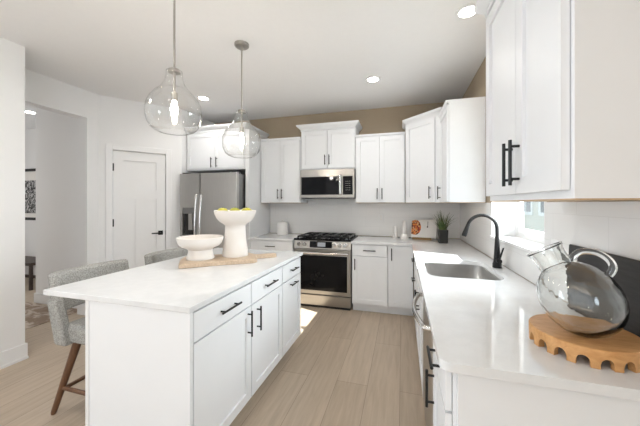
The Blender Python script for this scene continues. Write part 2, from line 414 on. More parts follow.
# window over the sink
win = struct('window_1', MB().box(WX, WX + 0.05, WY0, WY0 + 0.035, WZ0, WZ1).box(WX, WX + 0.05, WY1 - 0.035, WY1, WZ0, WZ1)
             .box(WX, WX + 0.05, WY0 + 0.035, WY1 - 0.035, WZ0, WZ0 + 0.03).box(WX, WX + 0.05, WY0 + 0.035, WY1 - 0.035, WZ1 - 0.04, WZ1), 'trim')
mb = MB()
for y0, y1, z0, z1 in ((WY0 + .035, WY0 + .075, WZ0 + .03, WZ1 - .04), (WY1 - .075, WY1 - .035, WZ0 + .03, WZ1 - .04),
                       (WY0 + .075, WY1 - .075, WZ0 + .03, WZ0 + .075), (WY0 + .075, WY1 - .075, WZ1 - .09, WZ1 - .04)):
    mb.box(WX + 0.008, WX + 0.04, y0, y1, z0, z1)
sash = build('window_sash', mb, 'trim', win)
build('window_pane', MB().box(WX + 0.022, WX + 0.026, WY0 + .07, WY1 - .07, WZ0 + .07, WZ1 - .085), 'pane', win)
build('window_sill', MB().box(XW - 0.022, WX, WY0, WY1, WZ0 - 0.02, WZ0), 'trim', win, bevel=0.003)
build('window_reveal', MB().box(XW - 0.008, WX, WY1 - 0.012, WY1, WZ0, WZ1).box(XW - 0.008, WX, WY0, WY0 + 0.012, WZ0, WZ1).box(XW - 0.008, WX, WY0 + 0.012, WY1 - 0.012, WZ1 - 0.012, WZ1), 'trim', win)
# outside
struct('ground_outside', MB().box(1.0, 30, 4, 40, -0.45, -0.35), 'lawn')
struct('ground_bounce', MB().box(1.0, 9, -9, 3.99, -0.45, -0.15), 'bounce')  # unseen bright ground added to throw sunlight up at the ceiling
nh = thing('neighbor_house', 'pale lap sided house seen through the sink window', 'house', (5.2, 12, -0.35))
mb = MB()
HY0, HY1 = 5.5, 24.0
k = 0
z = -0.35
while z < 2.9:
    mb.hexa([(5.0, HY0, z), (5.3, HY0, z), (5.3, HY1, z), (5.0, HY1, z)], [(5.02, HY0, z + 0.15), (5.3, HY0, z + 0.15), (5.3, HY1, z + 0.15), (5.02, HY1, z + 0.15)]); z += 0.15
build('siding', mb, 'siding', nh)
build('house_body', MB().box(5.3, 12, HY0, HY1, -0.35, 2.8), 'siding', nh)
build('roof', MB().hexa([(4.7, HY0 - .3, 2.8), (12.3, HY0 - .3, 2.8), (12.3, HY1 + .3, 2.8), (4.7, HY1 + .3, 2.8)], [(8.4, HY0 - .3, 4.3), (8.6, HY0 - .3, 4.3), (8.6, HY1 + .3, 4.3), (8.4, HY1 + .3, 4.3)]), 'roofing', nh)
for wy in (10.2, 12.0, 13.8, 15.6):
    f = build('house_window', MB().box(4.96, 5.03, wy - .62, wy - .5, 0.95, 2.5).box(4.96, 5.03, wy + .5, wy + .62, 0.95, 2.5).box(4.96, 5.03, wy - .5, wy + .5, 0.95, 1.07).box(4.96, 5.03, wy - .5, wy + .5, 2.38, 2.5).box(4.97, 5.03, wy - .03, wy + .03, 1.07, 2.38), 'trim', nh)
    build('pane', MB().box(4.985, 4.998, wy - .5, wy + .5, 1.07, 2.38), 'greypane', f)

# ------------------------------------------------------------------ cabinets (local frame: front at y=0 facing -y, x along the front)
def bar_handle(parent, cx, cz, orient, ln=0.16, y=-0.022, r=0.006):
    mb = MB(); h = ln / 2; p = ln * 0.36
    e = 0.030
    if orient == 'v':
        mb.tube([(cx, y - e, cz - h), (cx, y - e, cz + h)], r, 10)
        for q in (-p, p): mb.tube([(cx, y, cz + q), (cx, y - e, cz + q)], r * 0.85, 8)
    else:
        mb.tube([(cx - h, y - e, cz), (cx + h, y - e, cz)], r, 10)
        for q in (-p, p): mb.tube([(cx + q, y, cz), (cx + q, y - e, cz)], r * 0.85, 8)
    return build('handle', mb, 'black', parent, smooth=True, world=False)
def shaker(x0, x1, z0, z1, st=0.058, y1=-0.002, y0=-0.022):
    mb = MB(); yi = y0 + 0.011
    mb.box(x0, x0 + st, y0, y1, z0, z1).box(x1 - st, x1, y0, y1, z0, z1)
    mb.box(x0 + st, x1 - st, y0, y1, z0, z0 + st).box(x0 + st, x1 - st, y0, y1, z1 - st, z1)
    mb.box(x0 + st, x1 - st, yi, y1, z0 + st, z1 - st)
    return mb
def cabinet(name, label, loc, rz, w, d, z0, z1, fronts, group=None, crown=None, toe=False, cat='cabinet', wood_bottom=False, crown_ends=(1, 1), skip_carcass=False):
    t = thing(name, label, cat, loc, rz, group)
    cz = z0 + (0.105 if toe else 0)
    if not skip_carcass:
        build('carcass', MB().box(0, w, 0, d, cz + (0.004 if wood_bottom else 0), z1), 'cab', t, world=False)
    if wood_bottom: build('bottom_panel', MB().box(0.0, w, 0.0, d, cz, cz + 0.004), 'maple', t, world=False)
    if toe: build('toe_kick', MB().box(0, w, 0.062, d, z0, cz), 'cab', t, world=False)
    for f in fronts:
        kind, x0, x1, a, b_ = f[:5]
        if kind == 'door': o = build('door', shaker(x0, x1, a, b_), 'cab', t, world=False)
        else: o = build('drawer', MB().box(x0, x1, -0.022, -0.002, a, b_), 'cab', t, world=False, bevel=0.002)
        for hd in f[5:]: bar_handle(o, *hd)
    if crown:
        out, ch = crown
        l_, r_ = crown_ends
        mb = MB()
        y_ = -0.022
        mb.hexa([(-0.004*l_, y_, z1), (w + 0.004*r_, y_, z1), (w + 0.004*r_, d, z1), (-0.004*l_, d, z1)], [(-0.004*l_, y_, z1 + ch*0.25), (w + 0.004*r_, y_, z1 + ch*0.25), (w + 0.004*r_, d, z1 + ch*0.25), (-0.004*l_, d, z1 + ch*0.25)])
        prev = (0.004, ch*0.25)
        for fx, fz in ((0.45, 0.45), (0.8, 0.65), (1.0, 0.85), (1.0, 1.0)):
            cur = (out * fx, ch * fz)
            def rg(q): a_, zz = q; return [(-a_*l_, y_ - a_, z1 + zz), (w + a_*r_, y_ - a_, z1 + zz), (w + a_*r_, d, z1 + zz), (-a_*l_, d, z1 + zz)]
            mb.hexa(rg(prev), rg(cur)); prev = cur
        build('crown', mb, 'cab', t, world=False)
    return t
G = 0.0025
FB = YB - 0.33                          # front plane of the back wall cabinets
def two_doors(w, z0, z1, hz, hl=0.15, edge=0.012, off=0.032):
    m = w / 2
    return [('door', edge, m - G, z0, z1, (m - off, hz, 'v', hl)), ('door', m + G, w - edge, z0, z1, (m + off, hz, 'v', hl))]
gu = 'white wall cabinets'
cabinet('wall_cabinet', 'white two door wall cabinet between the fridge panel and the microwave', (-2.095, FB, 0), 0, 0.655, 0.317, UB, 2.36, two_doors(0.655, UB + .012, 2.345, 1.545), gu, crown=(0.010, 0.028), crown_ends=(0, 0), wood_bottom=True)
cabinet('wall_cabinet', 'raised short white cabinet directly above the microwave', (-1.435, FB, 0), 0, 0.805, 0.328, 1.895, 2.465, two_doors(0.805, 1.91, 2.455, 2.03, 0.14), gu, crown=(0.055, 0.085))
cabinet('wall_cabinet', 'white two door wall cabinet right of the microwave', (-0.625, FB, 0), 0, 0.665, 0.317, UB, 2.33, two_doors(0.665, UB + .012, 2.32, 1.535), gu, crown=(0.010, 0.028), crown_ends=(0, 0), wood_bottom=True)
# diagonal corner cabinet
XU = 0.445
t = thing('corner_cabinet', 'tall white diagonal corner cabinet with crown moulding', 'cabinet', (0.048, FB, 0), -PI / 4, gu)
cx0 = 0.048
poly = [(cx0, FB), (XU, FB - (XU - cx0)), (XW - 0.012, FB - (XU - cx0)), (XW - 0.012, YB - 0.012), (cx0, YB - 0.012)]
build('carcass', MB().prism(poly, UB + 0.004, 2.44), 'cab', t)
build('bottom_panel', MB().prism(poly, UB, UB + 0.0038), 'maple', t)
dw = (XU - cx0) * math.sqrt(2)
dr = build('door', shaker(0.02, dw - 0.085, UB + .012, 2.43), 'cab', t, world=False)
bar_handle(dr, dw - 0.14, 1.535, 'v', 0.15)
mb = MB(); prev = (0.0, 2.44)
def crown_ring(q):
    a_, zz = q; k_ = a_ * math.tan(PI / 8)
    return [(cx0 - a_, FB - k_, zz), (XU - k_, FB - (XU - cx0) - a_, zz), (XW - 0.012, FB - (XU - cx0) - a_, zz), (XW - 0.012, YB - 0.012, zz), (cx0 - a_, YB - 0.012, zz)]
for q in ((0.004, 2.455), (0.02, 2.475), (0.038, 2.49), (0.045, 2.503), (0.045, 2.515)):
    lo = [mb.bm.verts.new(p) for p in crown_ring(prev)]; hi = [mb.bm.verts.new(p) for p in crown_ring(q)]
    mb.bm.faces.new(lo[::-1]); mb.bm.faces.new(hi)
    for i in range(5): mb.bm.faces.new([lo[i], lo[(i+1) % 5], hi[(i+1) % 5], hi[i]])
    prev = q
build('crown', mb, 'cab', t)
YC = FB - (XU - cx0)
w_ = YC - 0.002 - 3.03
cabinet('wall_cabinet', 'narrow white wall cabinet on the window wall beside the diagonal corner cabinet', (XU, YC - 0.002, 0), -PI / 2, w_, XW - XU - 0.012, UB, 2.39, [('door', 0.02, w_ - 0.006, UB + .012, 2.38, (0.065, 1.525, 'v', 0.15))], gu, crown=(0.012, 0.03), crown_ends=(0, 0), wood_bottom=True)
# near wall cabinet, right foreground
XN = 0.437
w_ = 1.652 - 0.905
cabinet('wall_cabinet', 'large white two door wall cabinet nearest the window in the right foreground', (XN, 1.652, 0), -PI / 2, w_, XW - XN - 0.012, UB, 2.36,
        [('door', 0.012, 0.408, UB + .028, 2.34, (0.376, 1.552, 'v', 0.168)), ('door', 0.412, w_ - 0.018, UB + .028, 2.34, (0.444, 1.552, 'v', 0.168))], gu, crown=(0.045, 0.085), wood_bottom=True)
# cabinet above the fridge and the tall panel beside it
FF = 3.62
t = cabinet('wall_cabinet', 'deep white two door cabinet above the refrigerator', (-3.165, FF, 0), 0, 1.005, 0.665, 1.90, 2.47, two_doors(1.005, 1.925, 2.45, 2.01, 0.15, 0.02, 0.045), gu, crown=(0.05, 0.08), crown_ends=(0, 1))
tag(build('fridge_panel', MB().box(-2.158, -2.100, FF, YB - 0.002, 0, 2.469), 'cab'), 'tall white end panel standing right of the refrigerator', 'panel')

# base cabinets
gb = 'white base cabinets'
BF = 3.66; BT = CT - 0.032
def drawer_door(w, hinge_right=True, hl=0.13, e=0.006, vh=0.14):
    hx = (e + 0.035) if hinge_right else (w - e - 0.035)
    return [('drawer', e, w - e, 0.735, BT - 0.008, (w / 2, 0.805, 'h', hl)), ('door', e, w - e, 0.118, 0.727, (hx, 0.625, 'v', vh))]
cabinet('base_cabinet', 'white base cabinet between the refrigerator panel and the range', (-2.097, BF, 0), 0, 0.655, 0.628, 0, BT, drawer_door(0.655, hl=0.15), gb, toe=True)
cabinet('base_cabinet', 'white base cabinet with a drawer immediately right of the range', (-0.622, BF, 0), 0, 0.452, 0.628, 0, BT, drawer_door(0.452, hl=0.155), gb, toe=True)
cabinet('base_cabinet', 'narrow white single door base cabinet in the inner corner by the range', (-0.168, BF, 0), 0, 0.300, 0.628, 0, BT, [('door', 0.004, 0.296, 0.118, BT - 0.008, (0.045, 0.772, 'v', 0.15))], gb, toe=True)
XR = 0.155; DR = XW - XR - 0.012
def rcab(y_far, y_near, label, fronts): return cabinet('base_cabinet', label, (XR, y_far, 0), -PI / 2, y_far - y_near, DR, 0, BT, fronts(y_far - y_near), gb, toe=True)
rcab(3.635, 2.84, 'white three drawer base cabinet between the sink and the back corner', lambda w: [('drawer', 0.20, w - 0.006, 0.735, BT - 0.008, (w - 0.32, 0.805, 'h', 0.15)), ('drawer', 0.20, w - 0.006, 0.43, 0.727, (w - 0.32, 0.60, 'h', 0.15)), ('drawer', 0.20, w - 0.006, 0.118, 0.422, (w - 0.32, 0.30, 'h', 0.15))])
t = cabinet('sink_cabinet', 'white base cabinet under the sink with two doors', (XR, 2.838, 0), -PI / 2, 0.858, DR, 0, BT,
        [('drawer', 0.006, 0.852, 0.735, BT - 0.008), ('door', 0.006, 0.427, 0.118, 0.727, (0.39, 0.62, 'v', 0.15)), ('door', 0.431, 0.852, 0.118, 0.727, (0.468, 0.62, 'v', 0.15))], gb, toe=True, skip_carcass=True)
build('carcass', MB().box(0, 0.018, 0, DR, 0.105, BT).box(0.84, 0.858, 0, DR, 0.105, BT).box(0.018, 0.84, 0, 0.018, 0.105, BT).box(0.018, 0.84, 0.018, DR, 0.105, 0.123), 'cab', t, world=False)
rcab(1.372, 0.985, 'white base cabinet at the near end beside the dishwasher', lambda w: [('drawer', 0.004, w - 0.004, 0.735, BT - 0.008, (w / 2, 0.805, 'h', 0.16)), ('door', 0.004, w - 0.004, 0.118, 0.727, (0.06, 0.60, 'v', 0.16))])
tag(build('counter_end_panel', MB().box(XR + 0.012, XW - 0.002, 0.965, 0.983, 0, BT), 'cab'), 'white end panel closing the near end of the sink counter', 'panel')

# island: three units facing the aisle, seen from the kitchen side
XI = -0.985; IY0 = 1.142
gi = 'island cabinets'; IW = (0.0, 0.550, 1.060, 1.508)
labs = ['near island cabinet with one drawer and door closest to camera', 'middle island cabinet with drawer and left side door handle', 'far island cabinet with two short horizontal handles']
for i in range(3):
    y0 = IY0 + IW[i]; w = IW[i + 1] - IW[i] - 0.002
    fr = [('drawer', 0.004, w - 0.004, 0.728, BT - 0.010, (w / 2 + 0.01, 0.803, 'h', 0.185 if i < 2 else 0.15))]
    if i == 0: fr.append(('door', 0.004, w - 0.004, 0.112, 0.720, (w - 0.045, 0.622, 'v', 0.165)))
    elif i == 1: fr.append(('door', 0.004, w - 0.004, 0.112, 0.720, (0.075, 0.612, 'v', 0.165)))
    else: fr.append(('door', 0.004, w - 0.004, 0.112, 0.720, (w / 2, 0.675, 'h', 0.15)))
    cabinet('island_cabinet', labs[i], (XI, y0, 0), PI / 2, w, 0.605, 0, BT, fr, gi, toe=True, cat='cabinet')
IY1 = IY0 + IW[3]
ip = tag(build('island_end_panel', MB().box(-1.612, XI + 0.022, IY0 - 0.022, IY0 - 0.002, 0, BT), 'cab', bevel=0.001), 'white end panel of the island facing the camera', 'panel')
build('corner_post', MB().box(-1.636, -1.6125, IY0 - 0.025, IY0 + 0.02, 0, BT), 'trim', ip)
tag(build('island_back_panel', MB().box(-1.636, -1.603, IY0 + 0.022, IY1 + 0.0, 0, BT), 'cab'), 'white back panel of the island behind the stool seats', 'panel')
tag(build('island_worktop', MB().box(-1.950, -0.955, 1.108, 2.70, CT - 0.03, CT), 'quartz', bevel=0.004, segs=3), 'white quartz island worktop with overhang on the stool side', 'countertop')

# worktops against the walls
def rounded(poly, idx, r, n=8):
    out = []
    for i, p in enumerate(poly):
        if i not in idx: out.append(p); continue
        p = Vector(p); a = (Vector(poly[i-1]) - p).normalized(); b2 = (Vector(poly[(i+1) % len(poly)]) - p).normalized()
        for k in range(n + 1):
            t_ = k / n
            A = p + a * r; B = p + b2 * r
            q = A.lerp(p, t_).lerp(p.lerp(B, t_), t_); out.append((q.x, q.y))
    return out
XC, YC0, YCF = 0.112, 0.943, 3.62
outer = [(-0.628, YCF), (XC, YCF), (XC, YC0), (XW - 0.011, YC0), (XW - 0.011, YB - 0.011), (-0.628, YB - 0.011)]
outer = rounded(outer, [2], 0.045)
SX0, SX1, SY0, SY1 = 0.172, 0.640, 2.04, 2.66
def rrect(x0, x1, y0, y1, r, n=6):
    return rounded([(x0, y0), (x1, y0), (x1, y1), (x0, y1)], [0, 1, 2, 3], r, n)
tag(build('sink_worktop', MB().slab(outer, [rrect(SX0, SX1, SY0, SY1, 0.10)], CT - 0.03, CT), 'quartz', bevel=0.003, segs=2), 'white quartz L shaped worktop with the sink cut out', 'countertop')
tag(build('side_worktop', MB().box(-2.099, -1.436, YCF, YB - 0.011, CT - 0.03, CT), 'quartz', bevel=0.003), 'short white quartz worktop left of the range', 'countertop')

# undermount sink
sk = thing('sink', 'stainless undermount sink basin below the window', 'sink', ((SX0+SX1)/2, (SY0+SY1)/2, CT - 0.24))
mb = MB()
rings = []
for q, z_, r_ in ((0.018, CT - 0.0315, 0.115), (-0.004, CT - 0.0315, 0.10), (-0.010, CT - 0.20, 0.09), (-0.045, CT - 0.225, 0.04)):
    rings.append([mb.bm.verts.new((x, y, z_)) for x, y in rrect(SX0 - q, SX1 + q, SY0 - q, SY1 + q, r_)])
for a, b_ in zip(rings[:-1], rings[1:]):
    for i in range(len(a)): mb.bm.faces.new([a[i], a[(i+1) % len(a)], b_[(i+1) % len(a)], b_[i]])
mb.bm.faces.new(rings[-1])
bas = build('basin', mb, 'sinksteel', sk, smooth=True)
md = bas.modifiers.new('thick', 'SOLIDIFY'); md.thickness = 0.0015; md.offset = 1.0
build('drain', MB().lathe([(0.0, 0.0), (0.042, 0.0), (0.045, 0.004), (0.045, 0.0005)], ((SX0+SX1)/2, (SY0+SY1)/2, CT - 0.2245)), 'chrome', sk, smooth=True)

# faucet
FX, FY = 0.695, 2.45
fa = thing('faucet', 'matte black gooseneck pull down faucet behind the sink', 'faucet', (FX, FY, CT))
build('base', MB().lathe([(0, 0.0005), (0.031, 0.0005), (0.031, 0.03), (0.026, 0.045), (0.024, 0.06), (0.021, 0.10), (0.017, 0.18), (0.0135, 0.24), (0, 0.24)], (FX, FY, CT), 24), 'black', fa, smooth=True)
pts = [(FX, FY, CT + 0.23), (FX, FY, CT + 0.29)]
R_ = 0.102
for i in range(1, 15):
    a = PI * i / 14 * 0.93; pts.append((FX - R_ + R_ * math.cos(a), FY, CT + 0.295 + R_ * math.sin(a)))
build('spout', MB().tube(pts, 0.0125, 16), 'black', fa, smooth=True)
e = Vector(pts[-1]); dd = (Vector(pts[-1]) - Vector(pts[-2])).normalized()
build('spray_head', MB().tube([e - dd * 0.005, e + dd * 0.02, e + dd * 0.075, e + dd * 0.09], [0.0135, 0.015, 0.0185, 0.016], 16), 'black', fa, smooth=True)
build('lever', MB().tube([(FX, FY - 0.015, CT + 0.058), (FX, FY - 0.062, CT + 0.058)], 0.0175, 16).tube([(FX, FY - 0.052, CT + 0.066), (FX + 0.02, FY - 0.075, CT + 0.16)], [0.007, 0.005], 10), 'black', fa, smooth=True)

# ------------------------------------------------------------------ appliances
# refrigerator
f0, f1, fs_, fy = -3.120, -2.178, -2.772, 3.42
FT = 1.835
fr = thing('refrigerator', 'stainless side by side refrigerator with ice dispenser', 'refrigerator', ((f0+f1)/2, 3.8, 0))
build('body', MB().box(f0 + 0.004, f1 - 0.004, fy + 0.075, 4.25, 0.03, FT - 0.015), 'darksteel', fr, bevel=0.004)
for i in range(2):
    x0, x1 = ((f0, fs_ - 0.004), (fs_ + 0.004, f1))[i]
    mb = MB()
    if i == 0:   # door with the dispenser niche cut in
        q0, q1, z0, z1 = f0 + 0.045, fs_ - 0.060, 0.93, 1.345
        mb.box(x0, q0, fy, fy + 0.07, 0.06, FT).box(q1, x1, fy, fy + 0.07, 0.06, FT).box(q0, q1, fy, fy + 0.07, 0.06, z0).box(q0, q1, fy, fy + 0.07, z1, FT).box(q0, q1, fy + 0.06, fy + 0.07, z0, z1)
    else: mb.box(x0, x1, fy, fy + 0.07, 0.06, FT)
    d = build('door', mb, 'fridge', fr, bevel=0.0 if i == 0 else 0.008)
    if i == 0:
        build('dispenser_controls', MB().box(q0 + 0.001, q1 - 0.001, fy + 0.004, fy + 0.059, 1.255, 1.344), 'darksteel', d)
        build('dispenser_niche', MB().box(q0 + 0.001, q1 - 0.001, fy + 0.050, fy + 0.0595, 0.931, 1.254), 'rubber', d)
        build('dispenser_paddle', MB().box((q0+q1)/2 - 0.035, (q0+q1)/2 + 0.035, fy + 0.02, fy + 0.049, 1.02, 1.252), 'fridge', d)
        build('drip_tray', MB().box(q0 + 0.01, q1 - 0.01, fy + 0.003, fy + 0.049, 0.932, 0.95), 'darksteel', d)
    hx = fs_ + (-0.042, 0.042)[i]
    pts = [(hx, fy, 1.535), (hx, fy - 0.03, 1.52)] + [(hx, fy - 0.03 - 0.028 * math.sin(PI * k / 12), 1.50 - 0.83 * k / 12) for k in range(0, 13)] + [(hx, fy - 0.03, 0.655), (hx, fy, 0.64)]
    build('handle', MB().tube(pts, 0.0145, 12), 'chrome', d, smooth=True)
    build('hinge_cover', MB().box(*((f0 + 0.02, f0 + 0.10) if i == 0 else (f1 - 0.10, f1 - 0.02)), fy + 0.03, fy + 0.14, FT - 0.0145 if i else FT + 0.0005, FT + 0.018), 'rubber', d)
build('base_grille', MB().box(f0 + 0.01, f1 - 0.01, fy + 0.05, fy + 0.12, 0, 0.055), 'rubber', fr)

# range
r0, r1, rf = -1.427, -0.637, 3.655
rx = (r0 + r1) / 2
rg = thing('range', 'stainless gas range with black oven window', 'range', (rx, 3.9, 0))
build('body', MB().box(r0 + 0.002, r1 - 0.002, rf + 0.05, 4.26, 0.03, CT - 0.01), 'darksteel', rg)
build('cooktop', MB().box(r0, r1, rf - 0.01, 4.27, CT - 0.0095, CT + 0.012), 'blackglass', rg, bevel=0.003)
for i in range(3):
    a = r0 + 0.03 + i * 0.2445; b_ = a + 0.2395
    mb = MB(); zt = CT + 0.043
    for y in (rf + 0.06, 4.22): mb.box(a, b_, y - 0.008, y + 0.008, zt - 0.016, zt)
    for x in (a + 0.008, b_ - 0.008, (a + b_) / 2): mb.box(x - 0.008, x + 0.008, rf + 0.052, 4.228, zt - 0.016, zt)
    for y in (3.83, 4.06): mb.box(a, b_, y - 0.008, y + 0.008, zt - 0.016, zt)
    for x in (a + 0.008, b_ - 0.008):
        for y in (rf + 0.06, 4.22): mb.box(x - 0.008, x + 0.008, y - 0.008, y + 0.008, CT + 0.0122, zt - 0.016)
    build('grate', mb, 'black', rg)
for bx, by in ((r0 + 0.15, 3.83), (r0 + 0.15, 4.08), (rx, 3.95), (r1 - 0.15, 3.83), (r1 - 0.15, 4.08)):
    build('burner', MB().lathe([(0, 0.0125), (0.045, 0.0125), (0.045, 0.02), (0.03, 0.026), (0, 0.026)], (bx, by, CT), 20), 'black', rg, smooth=True)
zc0, zc1 = 0.795, CT - 0.01
cp = build('control_panel', MB().hexa([(r0, rf - 0.005, zc0), (r1, rf - 0.005, zc0), (r1, rf + 0.06, zc0), (r0, rf + 0.06, zc0)], [(r0, rf + 0.020, zc1), (r1, rf + 0.020, zc1), (r1, rf + 0.06, zc1), (r0, rf + 0.06, zc1)]), 'steel', rg)
def cpy(z): return rf - 0.005 + 0.025 * (z - zc0) / (zc1 - zc0)
zk = 0.852
build('display', MB().hexa([(rx - 0.17, cpy(.81) - 0.003, .81), (rx + 0.14, cpy(.81) - 0.003, .81), (rx + 0.14, cpy(.81), .81), (rx - 0.17, cpy(.81), .81)], [(rx - 0.17, cpy(.893) - 0.003, .893), (rx + 0.14, cpy(.893) - 0.003, .893), (rx + 0.14, cpy(.893), .893), (rx - 0.17, cpy(.893), .893)]), 'blackglass', cp)
build('screen', MB().hexa([(rx - 0.06, cpy(.825) - 0.0045, .825), (rx + 0.05, cpy(.825) - 0.0045, .825), (rx + 0.05, cpy(.825) - .0031, .825), (rx - 0.06, cpy(.825) - .0031, .825)], [(rx - 0.06, cpy(.88) - 0.0045, .88), (rx + 0.05, cpy(.88) - 0.0045, .88), (rx + 0.05, cpy(.88) - .0031, .88), (rx - 0.06, cpy(.88) - .0031, .88)]), 'display', cp)
for kx in (r0 + 0.075, r0 + 0.155, r1 - 0.075, r1 - 0.150, r1 - 0.225):
    y = cpy(zk)
    build('knob', MB().tube([(kx, y, zk), (kx, y - 0.008, zk), (kx, y - 0.009, zk), (kx, y - 0.032, zk), (kx, y - 0.036, zk)], [0.03, 0.03, 0.024, 0.022, 0.019], 20), 'chrome', cp, smooth=True)
od = build('oven_door', MB().box(r0 + 0.003, r1 - 0.003, rf, rf + 0.048, 0.185, 0.785), 'steel', rg, bevel=0.004)
build('oven_window', MB().box(r0 + 0.050, r1 - 0.050, rf - 0.003, rf - 0.0003, 0.235, 0.705), 'blackglass', od)
hz_ = 0.745
mb = MB().tube([(r0 + 0.03, rf - 0.05, hz_), (r1 - 0.03, rf - 0.05, hz_)], 0.014, 14)
for x in (r0 + 0.06, r1 - 0.06): mb.tube([(x, rf, hz_), (x, rf - 0.05, hz_)], 0.010, 10)
build('oven_handle', mb, 'chrome', od, smooth=True)
build('storage_drawer', MB().box(r0 + 0.003, r1 - 0.003, rf + 0.004, rf + 0.048, 0.035, 0.170), 'steel', rg, bevel=0.003)
build('feet', MB().box(r0 + 0.02, r1 - 0.02, rf + 0.03, 4.2, 0.0, 0.0295), 'rubber', rg)

# microwave
m0, m1, mf, mz0, mz1 = -1.428, -0.634, 3.905, 1.475, 1.888
mv = thing('microwave', 'stainless microwave with black glass mounted over the range', 'microwave', (rx, 4.1, mz0))
build('body', MB().box(m0, m1, mf + 0.035, YB - 0.012, mz0 + 0.01, mz1), 'darksteel', mv)
build('vent_band', MB().box(m0, m1, mf, mf + 0.034, 1.795, mz1), 'steel', mv, bevel=0.003)
md_ = build('door', MB().box(m0, m1 - 0.165, mf, mf + 0.034, mz0 + 0.012, 1.794), 'steel', mv, bevel=0.002)
build('door_glass', MB().box(m0 + 0.016, m1 - 0.212, mf - 0.003, mf - 0.0003, mz0 + 0.052, 1.785), 'blackglass', md_)
hx = m1 - 0.190
build('handle', MB().tube([(hx, mf, 1.80), (hx, mf - 0.045, 1.79), (hx, mf - 0.045, 1.54), (hx, mf, 1.53)], 0.0155, 12), 'chrome', md_, smooth=True)
cpn = build('control_panel', MB().box(m1 - 0.164, m1, mf, mf + 0.034, mz0 + 0.012, 1.794), 'steel', mv)
kp = build('keypad', MB().box(m1 - 0.160, m1 - 0.022, mf - 0.003, mf - 0.0003, mz0 + 0.052, 1.785), 'blackglass', cpn)
for i in range(5):
    for j in range(3):
        x = m1 - 0.120 + j * 0.026; z = 1.59 + i * 0.030
        build('key', MB().box(x, x + 0.010, mf - 0.0038, mf - 0.0031, z, z + 0.005), 'steel', kp)
build('underside', MB().box(m0 + 0.01, m1 - 0.01, mf + 0.02, YB - 0.02, mz0, mz0 + 0.0095), 'rubber', mv)

# dishwasher
y0, y1 = 1.376, 1.976
dwm = thing('dishwasher', 'stainless dishwasher with bowed bar handle under the sink worktop', 'dishwasher', (XR + 0.3, 1.676, 0))
build('tub', MB().box(XR + 0.03, XW - 0.02, y0 + 0.004, y1 - 0.004, 0.1, BT - 0.003), 'darksteel', dwm)
dd_ = build('door', MB().box(XR - 0.022, XR + 0.029, y0 + 0.002, y1 - 0.002, 0.115, BT - 0.006), 'steel', dwm, bevel=0.004)
xf = XR - 0.022
pts = [(xf, y0 + 0.04, 0.815), (xf - 0.03, y0 + 0.045, 0.815)] + [(xf - 0.032 - 0.038 * math.sin(PI * k / 14), y0 + 0.05 + 0.5 * k / 14, 0.815) for k in range(15)] + [(xf - 0.03, y1 - 0.045, 0.815), (xf, y1 - 0.04, 0.815)]
build('handle', MB().tube(pts, 0.0125, 12), 'chrome', dd_, smooth=True)
build('kick_plate', MB().box(XR + 0.06, XW - 0.03, y0 + 0.004, y1 - 0.004, 0, 0.099), 'rubber', dwm)

# ------------------------------------------------------------------ lamps
def pendant(px, py, label, zb, zt):
    K = (zt - zb) / 0.447; R = 0.190 * K
    t = thing('pendant_light', label, 'pendant light', (px, py, zb), 0, 'glass island pendants')
    c = (px, py, 0)
    build('canopy', MB().lathe([(0, H - 0.0005), (0.064, H - 0.0005), (0.064, H - 0.018), (0.056, H - 0.026), (0.012, H - 0.028), (0.012, H - 0.055), (0, H - 0.055)], c, 28), 'nickel', t, smooth=True)
    build('rod', MB().tube([(px, py, H - 0.054), (px, py, zt + 0.02)], 0.0065, 12), 'nickel', t, smooth=True)
    build('cap', MB().lathe([(0, zt + 0.022), (0.018, zt + 0.022), (0.034, zt + 0.012), (0.036, zt - 0.006), (0.012, zt - 0.008), (0, zt - 0.008)], c, 24), 'nickel', t, smooth=True)
    prof = [(0.040, 0), (0.047, 0.004), (0.056, 0), (0.055, -0.012), (0.056, -0.035), (0.066, -0.075), (0.086, -0.115), (0.108, -0.144), (0.122, -0.151), (0.138, -0.172), (0.162, -0.207), (0.179, -0.25), (0.186, -0.305), (0.184, -0.335), (0.173, -0.382), (0.152, -0.418), (0.125, -0.439), (0.100, -0.447)]
    prof = [(max(r_ * K * 1.03, 0.040), zt + z_ * K) for r_, z_ in prof]
    sh = build('glass_shade', MB().lathe(prof, c, 48), 'pendantglass', t, smooth=True, angle=80)
    pd = bpy.data.lights.new('bulb_lamp', 'POINT'); pd.energy = 4; pd.shadow_soft_size = 0.03; pd.color = (1.0, 0.95, 0.88)
    po = bpy.data.objects.new('lamp', pd); S.collection.objects.link(po); po.parent = t; po.location = (0, 0, zt - zb - 0.325 * K)
    so = build('socket', MB().lathe([(0, zt - 0.009), (0.008, zt - 0.009), (0.008, zt - 0.13), (0.019, zt - 0.135), (0.019, zt - 0.185), (0, zt - 0.186)], c, 20), 'nickel', t, smooth=True)
    build('bulb', MB().lathe([(0, zt - 0.187), (0.011, zt - 0.187), (0.012, zt - 0.205), (0.017, zt - 0.235), (0.018, zt - 0.262), (0.015, zt - 0.285), (0.010, zt - 0.297), (0, zt - 0.299)], c, 20), 'bulb', t, smooth=True)
pendant(-1.388, 1.475, 'nearer clear glass pendant with its canopy out of view above', 1.853, 2.237)
pendant(-1.37, 2.235, 'farther clear glass pendant with nickel ceiling canopy in view', 1.818, 2.215)
DLW = 3.0
